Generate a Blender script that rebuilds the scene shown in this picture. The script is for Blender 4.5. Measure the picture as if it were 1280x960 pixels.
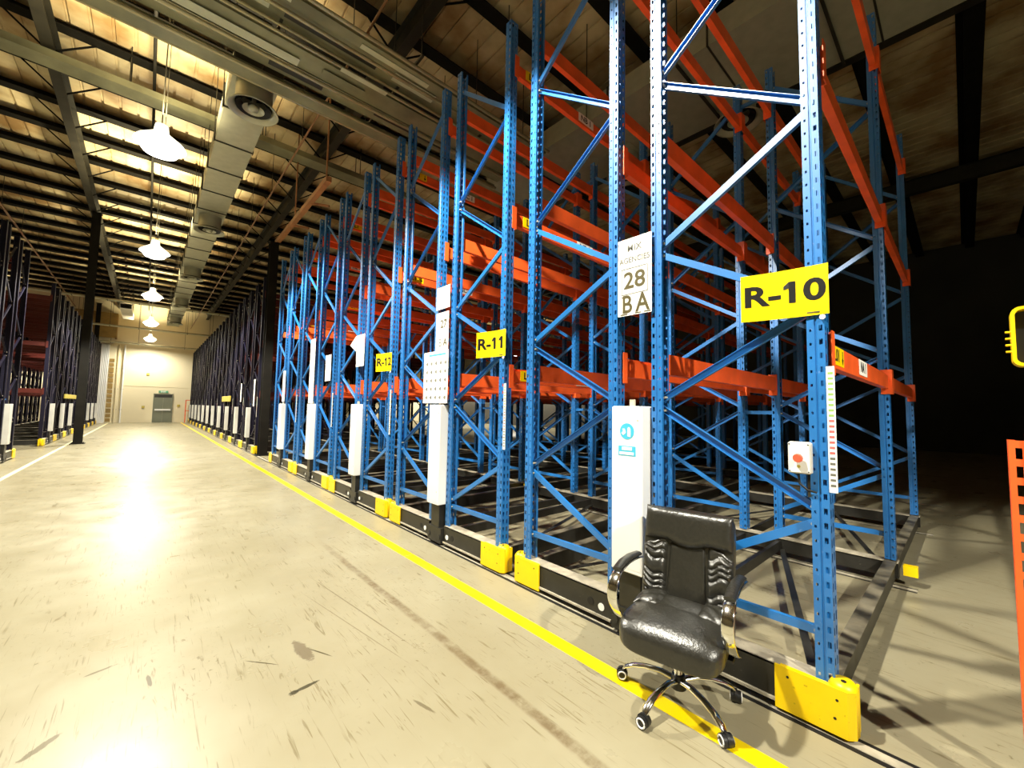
import bpy, math, random
from mathutils import Vector, Matrix
random.seed(7)
PI = math.pi
for o in list(bpy.data.objects): bpy.data.objects.remove(o)
S = bpy.context.scene
COL = S.collection

# ------------------------------------------------------------------ camera
CAM_H = 1.6
YAW, PITCH, ROLL = math.radians(41.86), math.radians(3.6), math.radians(1.08)
fwd = Vector((math.sin(YAW)*math.cos(PITCH), math.cos(YAW)*math.cos(PITCH), math.sin(PITCH)))
rt = Vector((math.cos(YAW), -math.sin(YAW), 0)); up = rt.cross(fwd)
r2 = rt*math.cos(ROLL) + up*math.sin(ROLL); u2 = up*math.cos(ROLL) - rt*math.sin(ROLL)
cd = bpy.data.cameras.new('camera'); cd.sensor_width = 36; cd.lens = 508*36/1280
cd.clip_start = 0.05; cd.clip_end = 300
cam = bpy.data.objects.new('camera', cd); COL.objects.link(cam)
mw = Matrix((r2, u2, -fwd)).transposed().to_4x4(); mw.translation = Vector((0, 0, CAM_H))
cam.matrix_world = mw
S.camera = cam

# ------------------------------------------------------------------ world, light, exposure
W = bpy.data.worlds.new('world'); S.world = W; W.use_nodes = True
W.node_tree.nodes['Background'].inputs[0].default_value = (0.9, 0.8, 0.55, 1)
W.node_tree.nodes['Background'].inputs[1].default_value = 0.002
S.view_settings.view_transform = 'Standard'; S.view_settings.look = 'None'
S.view_settings.gamma = 1; S.view_settings.use_curve_mapping = False
S.view_settings.exposure = 0.88
LAMP_DOWN = 3700.0      # watts of the beam below each high bay lamp
LAMP_UP = 1050.0         # watts leaking upwards through the lamp's clear dome
LAMP_COL = (1.0, 0.95, 0.80)
LAMP_Z = 6.55

# ------------------------------------------------------------------ materials
def new_mat(name):
    m = bpy.data.materials.new(name); m.use_nodes = True
    nt = m.node_tree; b = nt.nodes['Principled BSDF']
    return m, nt, b
def N(nt, t, **kw):
    n = nt.nodes.new(t)
    for k, v in kw.items():
        if k in n.inputs: n.inputs[k].default_value = v
        else: setattr(n, k, v)
    return n
def paint(name, col, rough=0.4, metal=0.0, var=0.12, scale=6.0, wear=None, bump=0.0, spec=0.5):
    m, nt, b = new_mat(name)
    tc = N(nt, 'ShaderNodeTexCoord')
    nz = N(nt, 'ShaderNodeTexNoise'); nz.inputs['Scale'].default_value = scale; nz.inputs['Detail'].default_value = 5
    nt.links.new(tc.outputs['Object'], nz.inputs['Vector'])
    rp = N(nt, 'ShaderNodeValToRGB')
    rp.color_ramp.elements[0].position = 0.35; rp.color_ramp.elements[1].position = 0.7
    rp.color_ramp.elements[0].color = (*[c*(1-var) for c in col], 1)
    rp.color_ramp.elements[1].color = (*[min(1, c*(1+var)) for c in col], 1)
    nt.links.new(nz.outputs['Fac'], rp.inputs['Fac'])
    out = rp.outputs['Color']
    if wear:
        n2 = N(nt, 'ShaderNodeTexNoise'); n2.inputs['Scale'].default_value = 38; n2.inputs['Detail'].default_value = 6
        nt.links.new(tc.outputs['Object'], n2.inputs['Vector'])
        r3 = N(nt, 'ShaderNodeValToRGB'); r3.color_ramp.elements[0].position = 0.68; r3.color_ramp.elements[1].position = 0.72
        nt.links.new(n2.outputs['Fac'], r3.inputs['Fac'])
        mx = N(nt, 'ShaderNodeMix', data_type='RGBA')
        nt.links.new(r3.outputs['Color'], mx.inputs['Factor'])
        nt.links.new(out, mx.inputs['A']); mx.inputs['B'].default_value = (*wear, 1)
        out = mx.outputs['Result']
    nt.links.new(out, b.inputs['Base Color'])
    b.inputs['Roughness'].default_value = rough; b.inputs['Metallic'].default_value = metal
    b.inputs['Specular IOR Level'].default_value = spec
    if bump:
        bp = N(nt, 'ShaderNodeBump'); bp.inputs['Strength'].default_value = bump; bp.inputs['Distance'].default_value = 0.01
        nt.links.new(nz.outputs['Fac'], bp.inputs['Height']); nt.links.new(bp.outputs['Normal'], b.inputs['Normal'])
    return m
M = {}
M['blue'] = paint('blue_paint', (0.010, 0.145, 0.44), 0.36, 0, .15, 3, (0.10, 0.22, 0.5), 0, 1.0)
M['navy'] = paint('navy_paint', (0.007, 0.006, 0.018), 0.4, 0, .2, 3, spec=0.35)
M['orange'] = paint('orange_paint', (0.80, 0.105, 0.018), 0.42, 0, .15, 4, (0.45, 0.05, 0.01))
M['yellow'] = paint('yellow_paint', (0.85, 0.58, 0.0), 0.4, 0, .05, 5, (0.55, 0.38, 0.0))
M['olive'] = paint('dull_yellow_paint', (0.45, 0.36, 0.06), 0.5, 0, .1, 5)
M['black'] = paint('black_steel', (0.018, 0.017, 0.014), 0.42, 0, .3, 8, (0.06, 0.055, 0.045))
M['flange'] = paint('dusty_steel_top', (0.42, 0.38, 0.29), 0.6, 0.1, .25, 10, (0.1, 0.09, 0.07))
M['sidetop'] = paint('grimy_beam_top', (0.13, 0.115, 0.08), 0.5, 0.1, .75, 5)
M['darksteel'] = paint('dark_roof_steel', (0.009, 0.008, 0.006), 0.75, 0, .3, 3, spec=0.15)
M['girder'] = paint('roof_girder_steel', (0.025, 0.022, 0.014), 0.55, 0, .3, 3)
M['redoxide'] = paint('primer_coated_steel', (0.42, 0.20, 0.09), 0.5, 0, .2, 3)
M['galv'] = paint('galvanised_duct', (0.46, 0.46, 0.36), 0.42, 0.35, .08, 5)
M['tray'] = paint('galvanised_tray', (0.25, 0.25, 0.16), 0.5, 0.2, .35, 1.2)
M['traypale'] = paint('pale_tray_cover', (0.52, 0.54, 0.42), 0.45, 0.1, .12, 3)
M['pipe'] = paint('pipe_paint', (0.42, 0.38, 0.24), 0.25, 0.3, .15, 3)
M['gold'] = paint('sprinkler_pipe', (0.30, 0.15, 0.07), 0.35, 0.2, .1, 3)
M['white'] = paint('white_enamel', (0.80, 0.80, 0.78), 0.35, 0, .02, 2)
M['paper'] = paint('white_paper', (0.82, 0.81, 0.76), 0.7, 0, .03, 2)
M['cream'] = paint('cream_wall_paint', (0.70, 0.62, 0.42), 0.6, 0, .05, 0.4)
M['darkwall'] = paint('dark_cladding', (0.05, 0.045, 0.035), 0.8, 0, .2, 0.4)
M['brown'] = paint('brown_board', (0.30, 0.19, 0.05), 0.6, 0, .25, 1.5)
M['door'] = paint('grey_door_paint', (0.16, 0.17, 0.12), 0.4, 0, .05, 2)
M['ink'] = paint('black_ink', (0.006, 0.005, 0.004), 0.6, 0, 0, 2)
M['olive_ink'] = paint('olive_ink', (0.07, 0.055, 0.012), 0.6, 0, .1, 2)
M['grey_ink'] = paint('grey_ink', (0.13, 0.13, 0.11), 0.6, 0, 0, 2)
M['green_ink'] = paint('green_ink', (0.25, 0.42, 0.12), 0.6, 0, 0, 2)
M['red_ink'] = paint('red_ink', (0.62, 0.12, 0.12), 0.6, 0, 0, 2)
M['cyan_ink'] = paint('cyan_ink', (0.05, 0.42, 0.62), 0.5, 0, 0, 2)
M['yellow_vinyl'] = paint('yellow_vinyl', (0.86, 0.62, 0.0), 0.35, 0, .01, 3)
M['leather'] = paint('black_leather', (0.017, 0.016, 0.012), 0.33, 0, .2, 60, None, 0.25, 0.8)
M['plastic'] = paint('black_plastic', (0.012, 0.012, 0.012), 0.4, 0, .1, 5)
M['greyplastic'] = paint('grey_plastic', (0.55, 0.54, 0.50), 0.4, 0, .05, 5)
M['redbutton'] = paint('red_button', (0.75, 0.10, 0.05), 0.35, 0, .05, 5)
M['exit'] = paint('green_exit_face', (0.10, 0.32, 0.18), 0.4, 0, .05, 5)
m, nt, b = new_mat('chrome'); b.inputs['Base Color'].default_value = (0.85, 0.85, 0.82, 1); b.inputs['Metallic'].default_value = 1; b.inputs['Roughness'].default_value = 0.12
M['chrome'] = m
m, nt, b = new_mat('lamp_glow'); b.inputs['Base Color'].default_value = (1, 1, 1, 1)
b.inputs['Emission Color'].default_value = (1, 0.97, 0.86, 1); b.inputs['Emission Strength'].default_value = 7
M['glow'] = m
m, nt, b = new_mat('glowing_acrylic'); b.inputs['Base Color'].default_value = (.8, .8, .7, 1)
b.inputs['Emission Color'].default_value = (1, 0.92, 0.66, 1); b.inputs['Emission Strength'].default_value = 1.3
M['acrylic'] = m

def floor_mat():
    m, nt, b = new_mat('scuffed_concrete'); L = nt.links.new
    geo = N(nt, 'ShaderNodeNewGeometry')
    def noise(scale, detail=6, rough=0.6, vec=None, dist=0.0):
        n = N(nt, 'ShaderNodeTexNoise'); n.inputs['Scale'].default_value = scale; n.inputs['Detail'].default_value = detail
        n.inputs['Roughness'].default_value = rough; n.inputs['Distortion'].default_value = dist
        L(vec or geo.outputs['Position'], n.inputs['Vector']); return n
    def ramp(src, p0, p1, c0=(0, 0, 0, 1), c1=(1, 1, 1, 1)):
        r = N(nt, 'ShaderNodeValToRGB'); r.color_ramp.elements[0].position = p0; r.color_ramp.elements[1].position = p1
        r.color_ramp.elements[0].color = c0; r.color_ramp.elements[1].color = c1; L(src, r.inputs['Fac']); return r.outputs['Color']
    def mapping(sx, sy, rz):
        mp = N(nt, 'ShaderNodeMapping'); mp.inputs['Scale'].default_value = (sx, sy, 1); mp.inputs['Rotation'].default_value = (0, 0, rz)
        L(geo.outputs['Position'], mp.inputs['Vector']); return mp.outputs['Vector']
    def mult(a, c):
        x = N(nt, 'ShaderNodeMath', operation='MULTIPLY'); L(a, x.inputs[0])
        if isinstance(c, (int, float)): x.inputs[1].default_value = c
        else: L(c, x.inputs[1])
        return x.outputs[0]
    def mix(fac, a, c):
        x = N(nt, 'ShaderNodeMix', data_type='RGBA'); L(fac, x.inputs['Factor']); L(a, x.inputs['A'])
        x.inputs['B'].default_value = c; return x.outputs['Result']
    base = ramp(noise(0.7, 5).outputs['Fac'], 0.3, 0.72, (0.25, 0.218, 0.135, 1), (0.315, 0.287, 0.195, 1))
    # grime patches gate the finer marks
    gate = ramp(noise(0.9, 3).outputs['Fac'], 0.46, 0.60)
    out = base
    for sx, sy, rz, t in ((30, 1.3, 0.5, .635), (26, 2.6, -1.1, .645), (44, 1.6, 1.9, .64), (18, 3.4, 0.1, .655), (36, 2.2, 2.6, .64), ):
        s = ramp(noise(1.0, 3, .5, mapping(sx, sy, rz), 1.6).outputs['Fac'], t, t+0.05)
        g2 = ramp(noise(1.6 + sx*0.03, 2, .5, mapping(1, 1, rz)).outputs['Fac'], 0.47, 0.58)
        out = mix(mult(mult(s, g2), 0.55), out, (0.10, 0.07, 0.02, 1))
    s = ramp(noise(26, 5, .7).outputs['Fac'], .60, .68)
    out = mix(mult(mult(s, gate), 0.75), out, (0.09, 0.068, 0.022, 1))
    s = ramp(noise(7, 6, .75, mapping(1.6, 1, .6), .4).outputs['Fac'], .64, .70)
    out = mix(mult(mult(s, gate), 0.35), out, (0.10, 0.075, 0.035, 1))
    # long tyre mark, running beside the lane line until about five metres ahead
    sep = N(nt, 'ShaderNodeSeparateXYZ'); L(geo.outputs['Position'], sep.inputs[0])
    wob = noise(1.3, 2)
    w = N(nt, 'ShaderNodeMath', operation='MULTIPLY_ADD'); L(wob.outputs['Fac'], w.inputs[0]); w.inputs[1].default_value = 0.05; L(sep.outputs['X'], w.inputs[2])
    d = N(nt, 'ShaderNodeMath', operation='SUBTRACT'); L(w.outputs[0], d.inputs[0]); d.inputs[1].default_value = 1.64
    ab = N(nt, 'ShaderNodeMath', operation='ABSOLUTE'); L(d.outputs[0], ab.inputs[0])
    band = ramp(ab.outputs[0], 0.022, 0.042, (1, 1, 1, 1), (0, 0, 0, 1))
    yl = N(nt, 'ShaderNodeMapRange'); L(sep.outputs['Y'], yl.inputs['Value']); yl.inputs['From Min'].default_value = 5.3; yl.inputs['From Max'].default_value = 4.2
    tn = ramp(noise(9, 5, .7).outputs['Fac'], .30, .62)
    out = mix(mult(mult(mult(band, yl.outputs['Result']), tn), 0.75), out, (0.11, 0.07, 0.03, 1))
    # scuffs with a shape and place of their own
    nn = noise(28, 4, .7)
    def blob(cx, cy, rx, ry, rot, col, amt, rag=.9):
        nonlocal out
        vs_ = N(nt, 'ShaderNodeVectorMath', operation='SUBTRACT'); L(geo.outputs['Position'], vs_.inputs[0]); vs_.inputs[1].default_value = (cx, cy, 0)
        ro = N(nt, 'ShaderNodeVectorRotate', rotation_type='Z_AXIS'); ro.inputs['Angle'].default_value = -rot; L(vs_.outputs[0], ro.inputs['Vector'])
        sc = N(nt, 'ShaderNodeVectorMath', operation='MULTIPLY'); L(ro.outputs[0], sc.inputs[0]); sc.inputs[1].default_value = (1/rx, 1/ry, 0)
        ln = N(nt, 'ShaderNodeVectorMath', operation='LENGTH'); L(sc.outputs[0], ln.inputs[0])
        ad = N(nt, 'ShaderNodeMath', operation='MULTIPLY_ADD'); L(nn.outputs['Fac'], ad.inputs[0]); ad.inputs[1].default_value = rag*1.6; L(ln.outputs['Value'], ad.inputs[2])
        mr = N(nt, 'ShaderNodeMapRange'); L(ad.outputs[0], mr.inputs['Value']); mr.inputs['From Min'].default_value = rag*.8+1.0; mr.inputs['From Max'].default_value = rag*.8+.75
        out = mix(mult(mr.outputs['Result'], amt), out, (*col, 1))
    blob(.85, 2.95, .045, .16, .1, (.10, .072, .04), .7); blob(.77, 2.57, .075, .016, .1, (.035, .028, .01), .9); blob(.70, 2.56, .03, .02, .3, (.03, .025, .01), .9)
    blob(.93, 2.86, .006, .11, .45, (.05, .038, .015), .9, .2); blob(.62, 2.98, .005, .13, .7, (.04, .03, .012), .9, .2); blob(-.12, 3.5, .08, .012, .3, (.08, .06, .02), .8)
    blob(-.28, 2.91, .10, .02, .8, (.08, .06, .02), .8); blob(.1, 3.2, .012, .08, .1, (.06, .045, .02), .8, .4); blob(1.2, 2.0, .012, .09, .25, (.09, .065, .03), .7, .4)
    blob(1.33, 3.3, .006, .9, .12, (.13, .10, .05), .7, .3); blob(1.20, 3.1, .005, .8, .16, (.13, .10, .05), .6, .3); blob(-.5, 9.2, .12, .05, 0, (.10, .07, .03), .7)
    # slab joints
    def joint(sock, c, wd):
        s1 = N(nt, 'ShaderNodeMath', operation='SUBTRACT'); L(sock, s1.inputs[0]); s1.inputs[1].default_value = c
        a1 = N(nt, 'ShaderNodeMath', operation='ABSOLUTE'); L(s1.outputs[0], a1.inputs[0])
        lt = N(nt, 'ShaderNodeMath', operation='LESS_THAN'); L(a1.outputs[0], lt.inputs[0]); lt.inputs[1].default_value = wd
        return lt.outputs[0]
    for c in (10.3, 16.2, 22.1, 28.0): out = mix(mult(joint(sep.outputs['Y'], c, .02), .35), out, (0.09, 0.062, 0.028, 1))
    L(out, b.inputs['Base Color'])
    rr = ramp(noise(2.2, 5).outputs['Fac'], .3, .7, (0.25, 0.25, 0.25, 1), (0.42, 0.42, 0.42, 1))
    L(rr, b.inputs['Roughness'])
    b.inputs['Specular IOR Level'].default_value = 0.16
    bp = N(nt, 'ShaderNodeBump'); bp.inputs['Strength'].default_value = 0.25; bp.inputs['Distance'].default_value = 0.004
    L(noise(3.5, 4).outputs['Fac'], bp.inputs['Height']); L(bp.outputs['Normal'], b.inputs['Normal'])
    return m
M['floor'] = floor_mat()

def roof_mat():
    m, nt, b = new_mat('roof_sheet'); L = nt.links.new
    geo = N(nt, 'ShaderNodeNewGeometry')
    n = N(nt, 'ShaderNodeTexNoise'); n.inputs['Scale'].default_value = 0.9; n.inputs['Detail'].default_value = 5; L(geo.outputs['Position'], n.inputs['Vector'])
    r = N(nt, 'ShaderNodeValToRGB'); r.color_ramp.elements[0].position = .36; r.color_ramp.elements[1].position = .62
    r.color_ramp.elements[0].color = (0.36, 0.22, 0.09, 1); r.color_ramp.elements[1].color = (0.74, 0.62, 0.38, 1)
    L(n.outputs['Fac'], r.inputs['Fac']); L(r.outputs['Color'], b.inputs['Base Color'])
    b.inputs['Roughness'].default_value = .55
    return m
M['roof'] = roof_mat()

# ------------------------------------------------------------------ mesh helpers
class MB:
    def __init__(s): s.v = []; s.f = []; s.mi = []; s.sm = []
    def add(s, vs, fs, mi=0, sm=False):
        n = len(s.v); s.v += [tuple(v) for v in vs]
        for f in fs: s.f.append([i+n for i in f]); s.mi.append(mi); s.sm.append(sm)
    def box(s, x0, x1, y0, y1, z0, z1, mi=0):
        s.add([(x0,y0,z0),(x1,y0,z0),(x1,y1,z0),(x0,y1,z0),(x0,y0,z1),(x1,y0,z1),(x1,y1,z1),(x0,y1,z1)],
              [(0,3,2,1),(4,5,6,7),(0,1,5,4),(1,2,6,5),(2,3,7,6),(3,0,4,7)], mi)
    def bbox(s, x0, x1, y0, y1, z0, z1, b=0.004, mi=0):
        # box with chamfered vertical and horizontal edges (rounded plan)
        pts = []
        for zz, ins in ((z0, b), (z0+b, 0), (z1-b, 0), (z1, b)):
            i = ins
            pts.append([(x0+i+b, y0+i), (x1-i-b, y0+i), (x1-i, y0+i+b), (x1-i, y1-i-b), (x1-i-b, y1-i), (x0+i+b, y1-i), (x0+i, y1-i-b), (x0+i, y0+i+b)])
        vs = []; zs = (z0, z0+b, z1-b, z1)
        for k in range(4): vs += [(p[0], p[1], zs[k]) for p in pts[k]]
        fs = [tuple(range(7, -1, -1)), tuple(range(24, 32))]
        for k in range(3):
            for j in range(8): fs.append((k*8+j, k*8+(j+1) % 8, (k+1)*8+(j+1) % 8, (k+1)*8+j))
        s.add(vs, fs, mi)
    def frame(s, a, bb, upv):
        a = Vector(a); bb = Vector(bb); d = (bb-a).normalized(); u = Vector(upv); u = (u - d*u.dot(d)).normalized(); w = d.cross(u)
        return a, bb, d, u, w
    def prism(s, a, bb, prof, upv=(0,0,1), mi=0, cap=True, sm=False):
        # prof: closed list of (u, w)
        a, bb, d, u, w = s.frame(a, bb, upv); n = len(prof)
        vs = [a+u*p+w*q for p, q in prof] + [bb+u*p+w*q for p, q in prof]
        fs = [(j, (j+1) % n, n+(j+1) % n, n+j) for j in range(n)]
        s.add(vs, fs, mi, sm)
        if cap: s.add(vs, [tuple(range(n-1, -1, -1)), tuple(range(n, 2*n))], mi)
    def bar(s, a, bb, h, w, upv=(0,0,1), mi=0):
        s.prism(a, bb, [(-h/2,-w/2),(h/2,-w/2),(h/2,w/2),(-h/2,w/2)], upv, mi)
    def cyl(s, a, bb, r, n=10, mi=0, r2=None, cap=True):
        d = Vector(bb)-Vector(a); upv = (1,0,0) if abs(d.normalized().x) < .9 else (0,1,0)
        a, bb, d, u, w = s.frame(a, bb, upv); r2 = r if r2 is None else r2
        vs = [a+u*r*math.cos(2*PI*j/n)+w*r*math.sin(2*PI*j/n) for j in range(n)] + [bb+u*r2*math.cos(2*PI*j/n)+w*r2*math.sin(2*PI*j/n) for j in range(n)]
        s.add(vs, [(j, (j+1) % n, n+(j+1) % n, n+j) for j in range(n)], mi, True)
        if cap: s.add(vs, [tuple(range(n-1, -1, -1)), tuple(range(n, 2*n))], mi)
    def lathe(s, prof, n=20, mi=0, c=(0,0,0)):
        vs = []; k = len(prof)
        for r, z in prof:
            for j in range(n): vs.append((c[0]+r*math.cos(2*PI*j/n), c[1]+r*math.sin(2*PI*j/n), c[2]+z))
        s.add(vs, [(i*n+j, i*n+(j+1) % n, (i+1)*n+(j+1) % n, (i+1)*n+j) for i in range(k-1) for j in range(n)], mi, True)
    def tube(s, pts, r, n=8, mi=0, flat=None, upv=(0,0,1)):
        # swept tube; flat=(h,w) gives a flat band with rounded section
        pts = [Vector(p) for p in pts]; rings = []
        for i, p in enumerate(pts):
            d = (pts[min(i+1, len(pts)-1)] - pts[max(i-1, 0)]).normalized()
            u = Vector(upv); u = u - d*u.dot(d)
            if u.length < 1e-3: u = Vector((0,1,0)); u = u - d*u.dot(d)
            u.normalize(); w = d.cross(u)
            hr, wr = flat if flat else (r if not isinstance(r, (list, tuple)) else r[i],)*2
            if isinstance(hr, (list, tuple)): hr, wr = hr[i], wr[i]
            rings.append([p+u*hr*math.cos(2*PI*j/n)+w*wr*math.sin(2*PI*j/n) for j in range(n)])
        vs = [v for rg in rings for v in rg]
        s.add(vs, [(i*n+j, i*n+(j+1) % n, (i+1)*n+(j+1) % n, (i+1)*n+j) for i in range(len(pts)-1) for j in range(n)], mi, True)
        s.add(vs, [tuple(range(n-1, -1, -1)), tuple(range(len(vs)-n, len(vs)))], mi)
    def mesh(s, name, mats):
        me = bpy.data.meshes.new(name); me.from_pydata(s.v, [], s.f)
        for m in (mats if isinstance(mats, (list, tuple)) else [mats]): me.materials.append(m)
        me.polygons.foreach_set('material_index', s.mi); me.polygons.foreach_set('use_smooth', s.sm)
        me.update(); return me
    def build(s, name, mats, parent=None, loc=(0,0,0), rz=0):
        return put(name, s.mesh(name, mats), parent, loc, rz)
def put(name, me, parent=None, loc=(0,0,0), rz=0, rot=None):
    o = bpy.data.objects.new(name, me); COL.objects.link(o); o.location = loc; o.rotation_euler = rot or (0,0,rz)
    if parent: o.parent = parent
    return o
def thing(name, label, cat, loc=(0,0,0), rz=0, group=None):
    o = bpy.data.objects.new(name, None); COL.objects.link(o); o.location = loc; o.rotation_euler = (0,0,rz)
    o.empty_display_size = .1
    return tag(o, label, cat, group)
def tag(o, label, cat, group=None):
    o['label'] = label; o['category'] = cat
    if group: o['group'] = group
    return o
def struct(o): o['kind'] = 'structure'; return o

_fc = {}
def text_mesh(txt, size, bold=0.0, sx=1.0, depth=0.0006, mat='ink'):
    key = (txt, size, bold, sx, mat)
    if key in _fc: return _fc[key]
    c = bpy.data.curves.new('lettering', 'FONT'); c.body = txt; c.size = size; c.offset = bold; c.extrude = depth
    c.align_x = 'CENTER'; c.align_y = 'CENTER'; c.resolution_u = 4
    o = bpy.data.objects.new('lettering', c); COL.objects.link(o); bpy.context.view_layer.update()
    dg = bpy.context.evaluated_depsgraph_get(); me = bpy.data.meshes.new_from_object(o.evaluated_get(dg))
    bpy.data.objects.remove(o)
    for v in me.vertices: v.co.x *= sx
    me.materials.clear(); me.materials.append(M[mat]); _fc[key] = me
    return me
# rotations that stand a text (drawn in local XY) on a wall
ROT_NX = (PI/2, 0, -PI/2)      # faces -x, reads along -y
ROT_NY = (PI/2, 0, 0)          # faces -y, reads along +x

# ------------------------------------------------------------------ setting
XL, XR, YB, YF = -15.0, 28.0, 44.25, -12.0
ROOF = 9.75
mb = MB(); mb.box(XL-.2, XR+.2, YF-.2, YB+.2, -0.2, 0); struct(mb.build('floor', M['floor']))
mb = MB()                                       # ribbed roof sheet
x = XL
while x < XR:
    mb.box(x, x+.30, YF, YB, ROOF, ROOF+.03); mb.box(x+.30, x+.36, YF, YB, ROOF+.04, ROOF+.07); x += .36
mb.box(XL-.2, XR+.2, YF-.2, YB+.2, ROOF+.08, ROOF+.2)
ceiling = struct(mb.build('ceiling', M['roof']))
mb = MB(); mb.box(XL-.2, XR+.2, YB, YB+.2, 0, ROOF+.2)
wall_back = struct(mb.build('wall_back', M['cream']))
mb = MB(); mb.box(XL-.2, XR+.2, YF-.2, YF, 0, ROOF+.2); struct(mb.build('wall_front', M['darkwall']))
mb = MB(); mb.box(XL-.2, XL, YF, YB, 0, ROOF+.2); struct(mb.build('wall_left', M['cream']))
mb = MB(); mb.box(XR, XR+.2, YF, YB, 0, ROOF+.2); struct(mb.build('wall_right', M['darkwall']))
# horizontal panel joints proud of the end wall
for z in (2.9, 5.8):
    mb = MB(); mb.box(XL, XR, YB-.02, YB, z, z+.03); mb.build('wall_panel_joint', M['cream'], wall_back)
# purlins: Z sections across the aisle, hung under the roof sheet
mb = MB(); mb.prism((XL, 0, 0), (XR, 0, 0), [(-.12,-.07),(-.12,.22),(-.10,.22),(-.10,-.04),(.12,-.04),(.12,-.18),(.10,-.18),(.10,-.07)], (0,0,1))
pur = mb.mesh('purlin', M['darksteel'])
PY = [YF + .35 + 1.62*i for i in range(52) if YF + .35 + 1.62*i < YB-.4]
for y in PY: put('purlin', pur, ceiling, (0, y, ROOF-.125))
# girders along the aisle
def ibeam(mb, a, bb, h, w, t=.015, upv=(0,0,1)):
    H, B, T = h/2, w/2, t/2
    mb.prism(a, bb, [(-H,-B),(-H,B),(-H+t,B),(-H+t,T),(H-t,T),(H-t,B),(H,B),(H,-B),(H-t,-B),(H-t,-T),(-H+t,-T),(-H+t,-B)], upv)
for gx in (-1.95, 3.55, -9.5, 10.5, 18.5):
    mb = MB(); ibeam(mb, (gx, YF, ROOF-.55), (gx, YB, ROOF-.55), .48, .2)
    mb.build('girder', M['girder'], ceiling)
fb = MB(); fb.bar((0, 0, 0), (.75, 0, .62), .03, .03); fbm = fb.mesh('flange_brace', M['darksteel'])
for gx in (-1.95, 3.55):
    for k, y in enumerate(PY):
        if 4 < y < 42:
            put('flange_brace', fbm, ceiling, (gx+.04, y+.03, ROOF-.76)); put('flange_brace', fbm, ceiling, (gx-.04, y+.03, ROOF-.76), PI)
# steel columns
def column(x, y, label, top=ROOF-.8):
    t = thing('steel_column', label, 'column', (x, y, 0), 0, 'dark steel roof columns')
    mb = MB(); ibeam(mb, (0,0,.02), (0,0,top), .30, .24, .02, (0,1,0)); mb.build('shaft', M['darksteel'], t)
    mb = MB(); mb.box(-.2,.2,-.2,.2,0,.02)
    for a in (-.15,.15):
        for c in (-.15,.15): mb.cyl((a,c,.02),(a,c,.06),.014,6)
    mb.build('base_plate', M['darksteel'], t)
    mb = MB(); mb.box(-.16,.16,-.16,.16,top,top+.01); mb.build('cap_plate', M['darksteel'], t)
column(-1.86, 22.45, 'dark steel column standing in the aisle by the left racks')
column(2.82, 15.0, 'dark steel column in the gap between right racks, beyond the fifth blue rack', 6.9)
column(-3.05, 43.0, 'dark steel column near the end wall, far left')
# orange knee member beside the right girder, over the racks
mb = MB(); mb.bar((2.92, 15.1, 6.98), (2.92, 9.9, 6.98), .12, .12)
for y in (13.2, 11.4): mb.bar((2.92, y, 6.95), (3.25, y-.5, 6.8), .05, .05)
for y in (10.1, 12.9): mb.bar((2.92, y, 7.0), (2.92, y, ROOF), .03, .03, (0,1,0))
tag(mb.build('roof_brace', M['redoxide']), 'primer brown steel brace running high over the right racks to the dark column', 'roof brace')

# pale beam crossing under the purlins beyond the service bank
t = thing('crossing_beam', 'pale flat beam crossing under the roof just beyond the first air diffuser', 'beam', (0, 12.7, 8.75))
mb = MB(); mb.box(-9, 6.5, -.22, .22, 0, .03); mb.box(-9, 6.5, -.22, -.2, .03, .16); mb.box(-9, 6.5, .2, .22, .03, .16); mb.build('flat_section', M['tray'], t)
hb = MB(); hb.cyl((0,-.2,.1),(0,-.2,ROOF-8.75),.012,5); hb.cyl((0,.2,.1),(0,.2,ROOF-8.75),.012,5); hbm = hb.mesh('hanger', M['girder'])
for xx in (-7.5, -4.4, -2.9, -.7, 2.0, 4.6): put('hanger', hbm, t, (xx, 0, 0))

# painted lane lines
mb = MB(); y = -2.0; k = 0
while y < 44:
    L_ = 6.1; mb2 = MB(); mb2.box(2.155+random.uniform(-.004,.004), 2.26, y, min(y+L_, 44)-.012, 0, .0018)
    k += 1
    if k == 1: root_line = tag(mb2.build('lane_line', M['yellow_vinyl']), 'yellow painted lane line along the foot of the right racks', 'floor line')
    else: mb2.build('line_section', M['yellow_vinyl'], root_line)
    y += L_
mb = MB(); mb.box(-2.15, -2.06, 6, 44, 0, .0018)
tag(mb.build('lane_line', paint('worn_lane_paint', (0.74, 0.66, 0.40), .5, 0, .1, 2)), 'worn pale lane line along the foot of the left racks', 'floor line')

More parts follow.
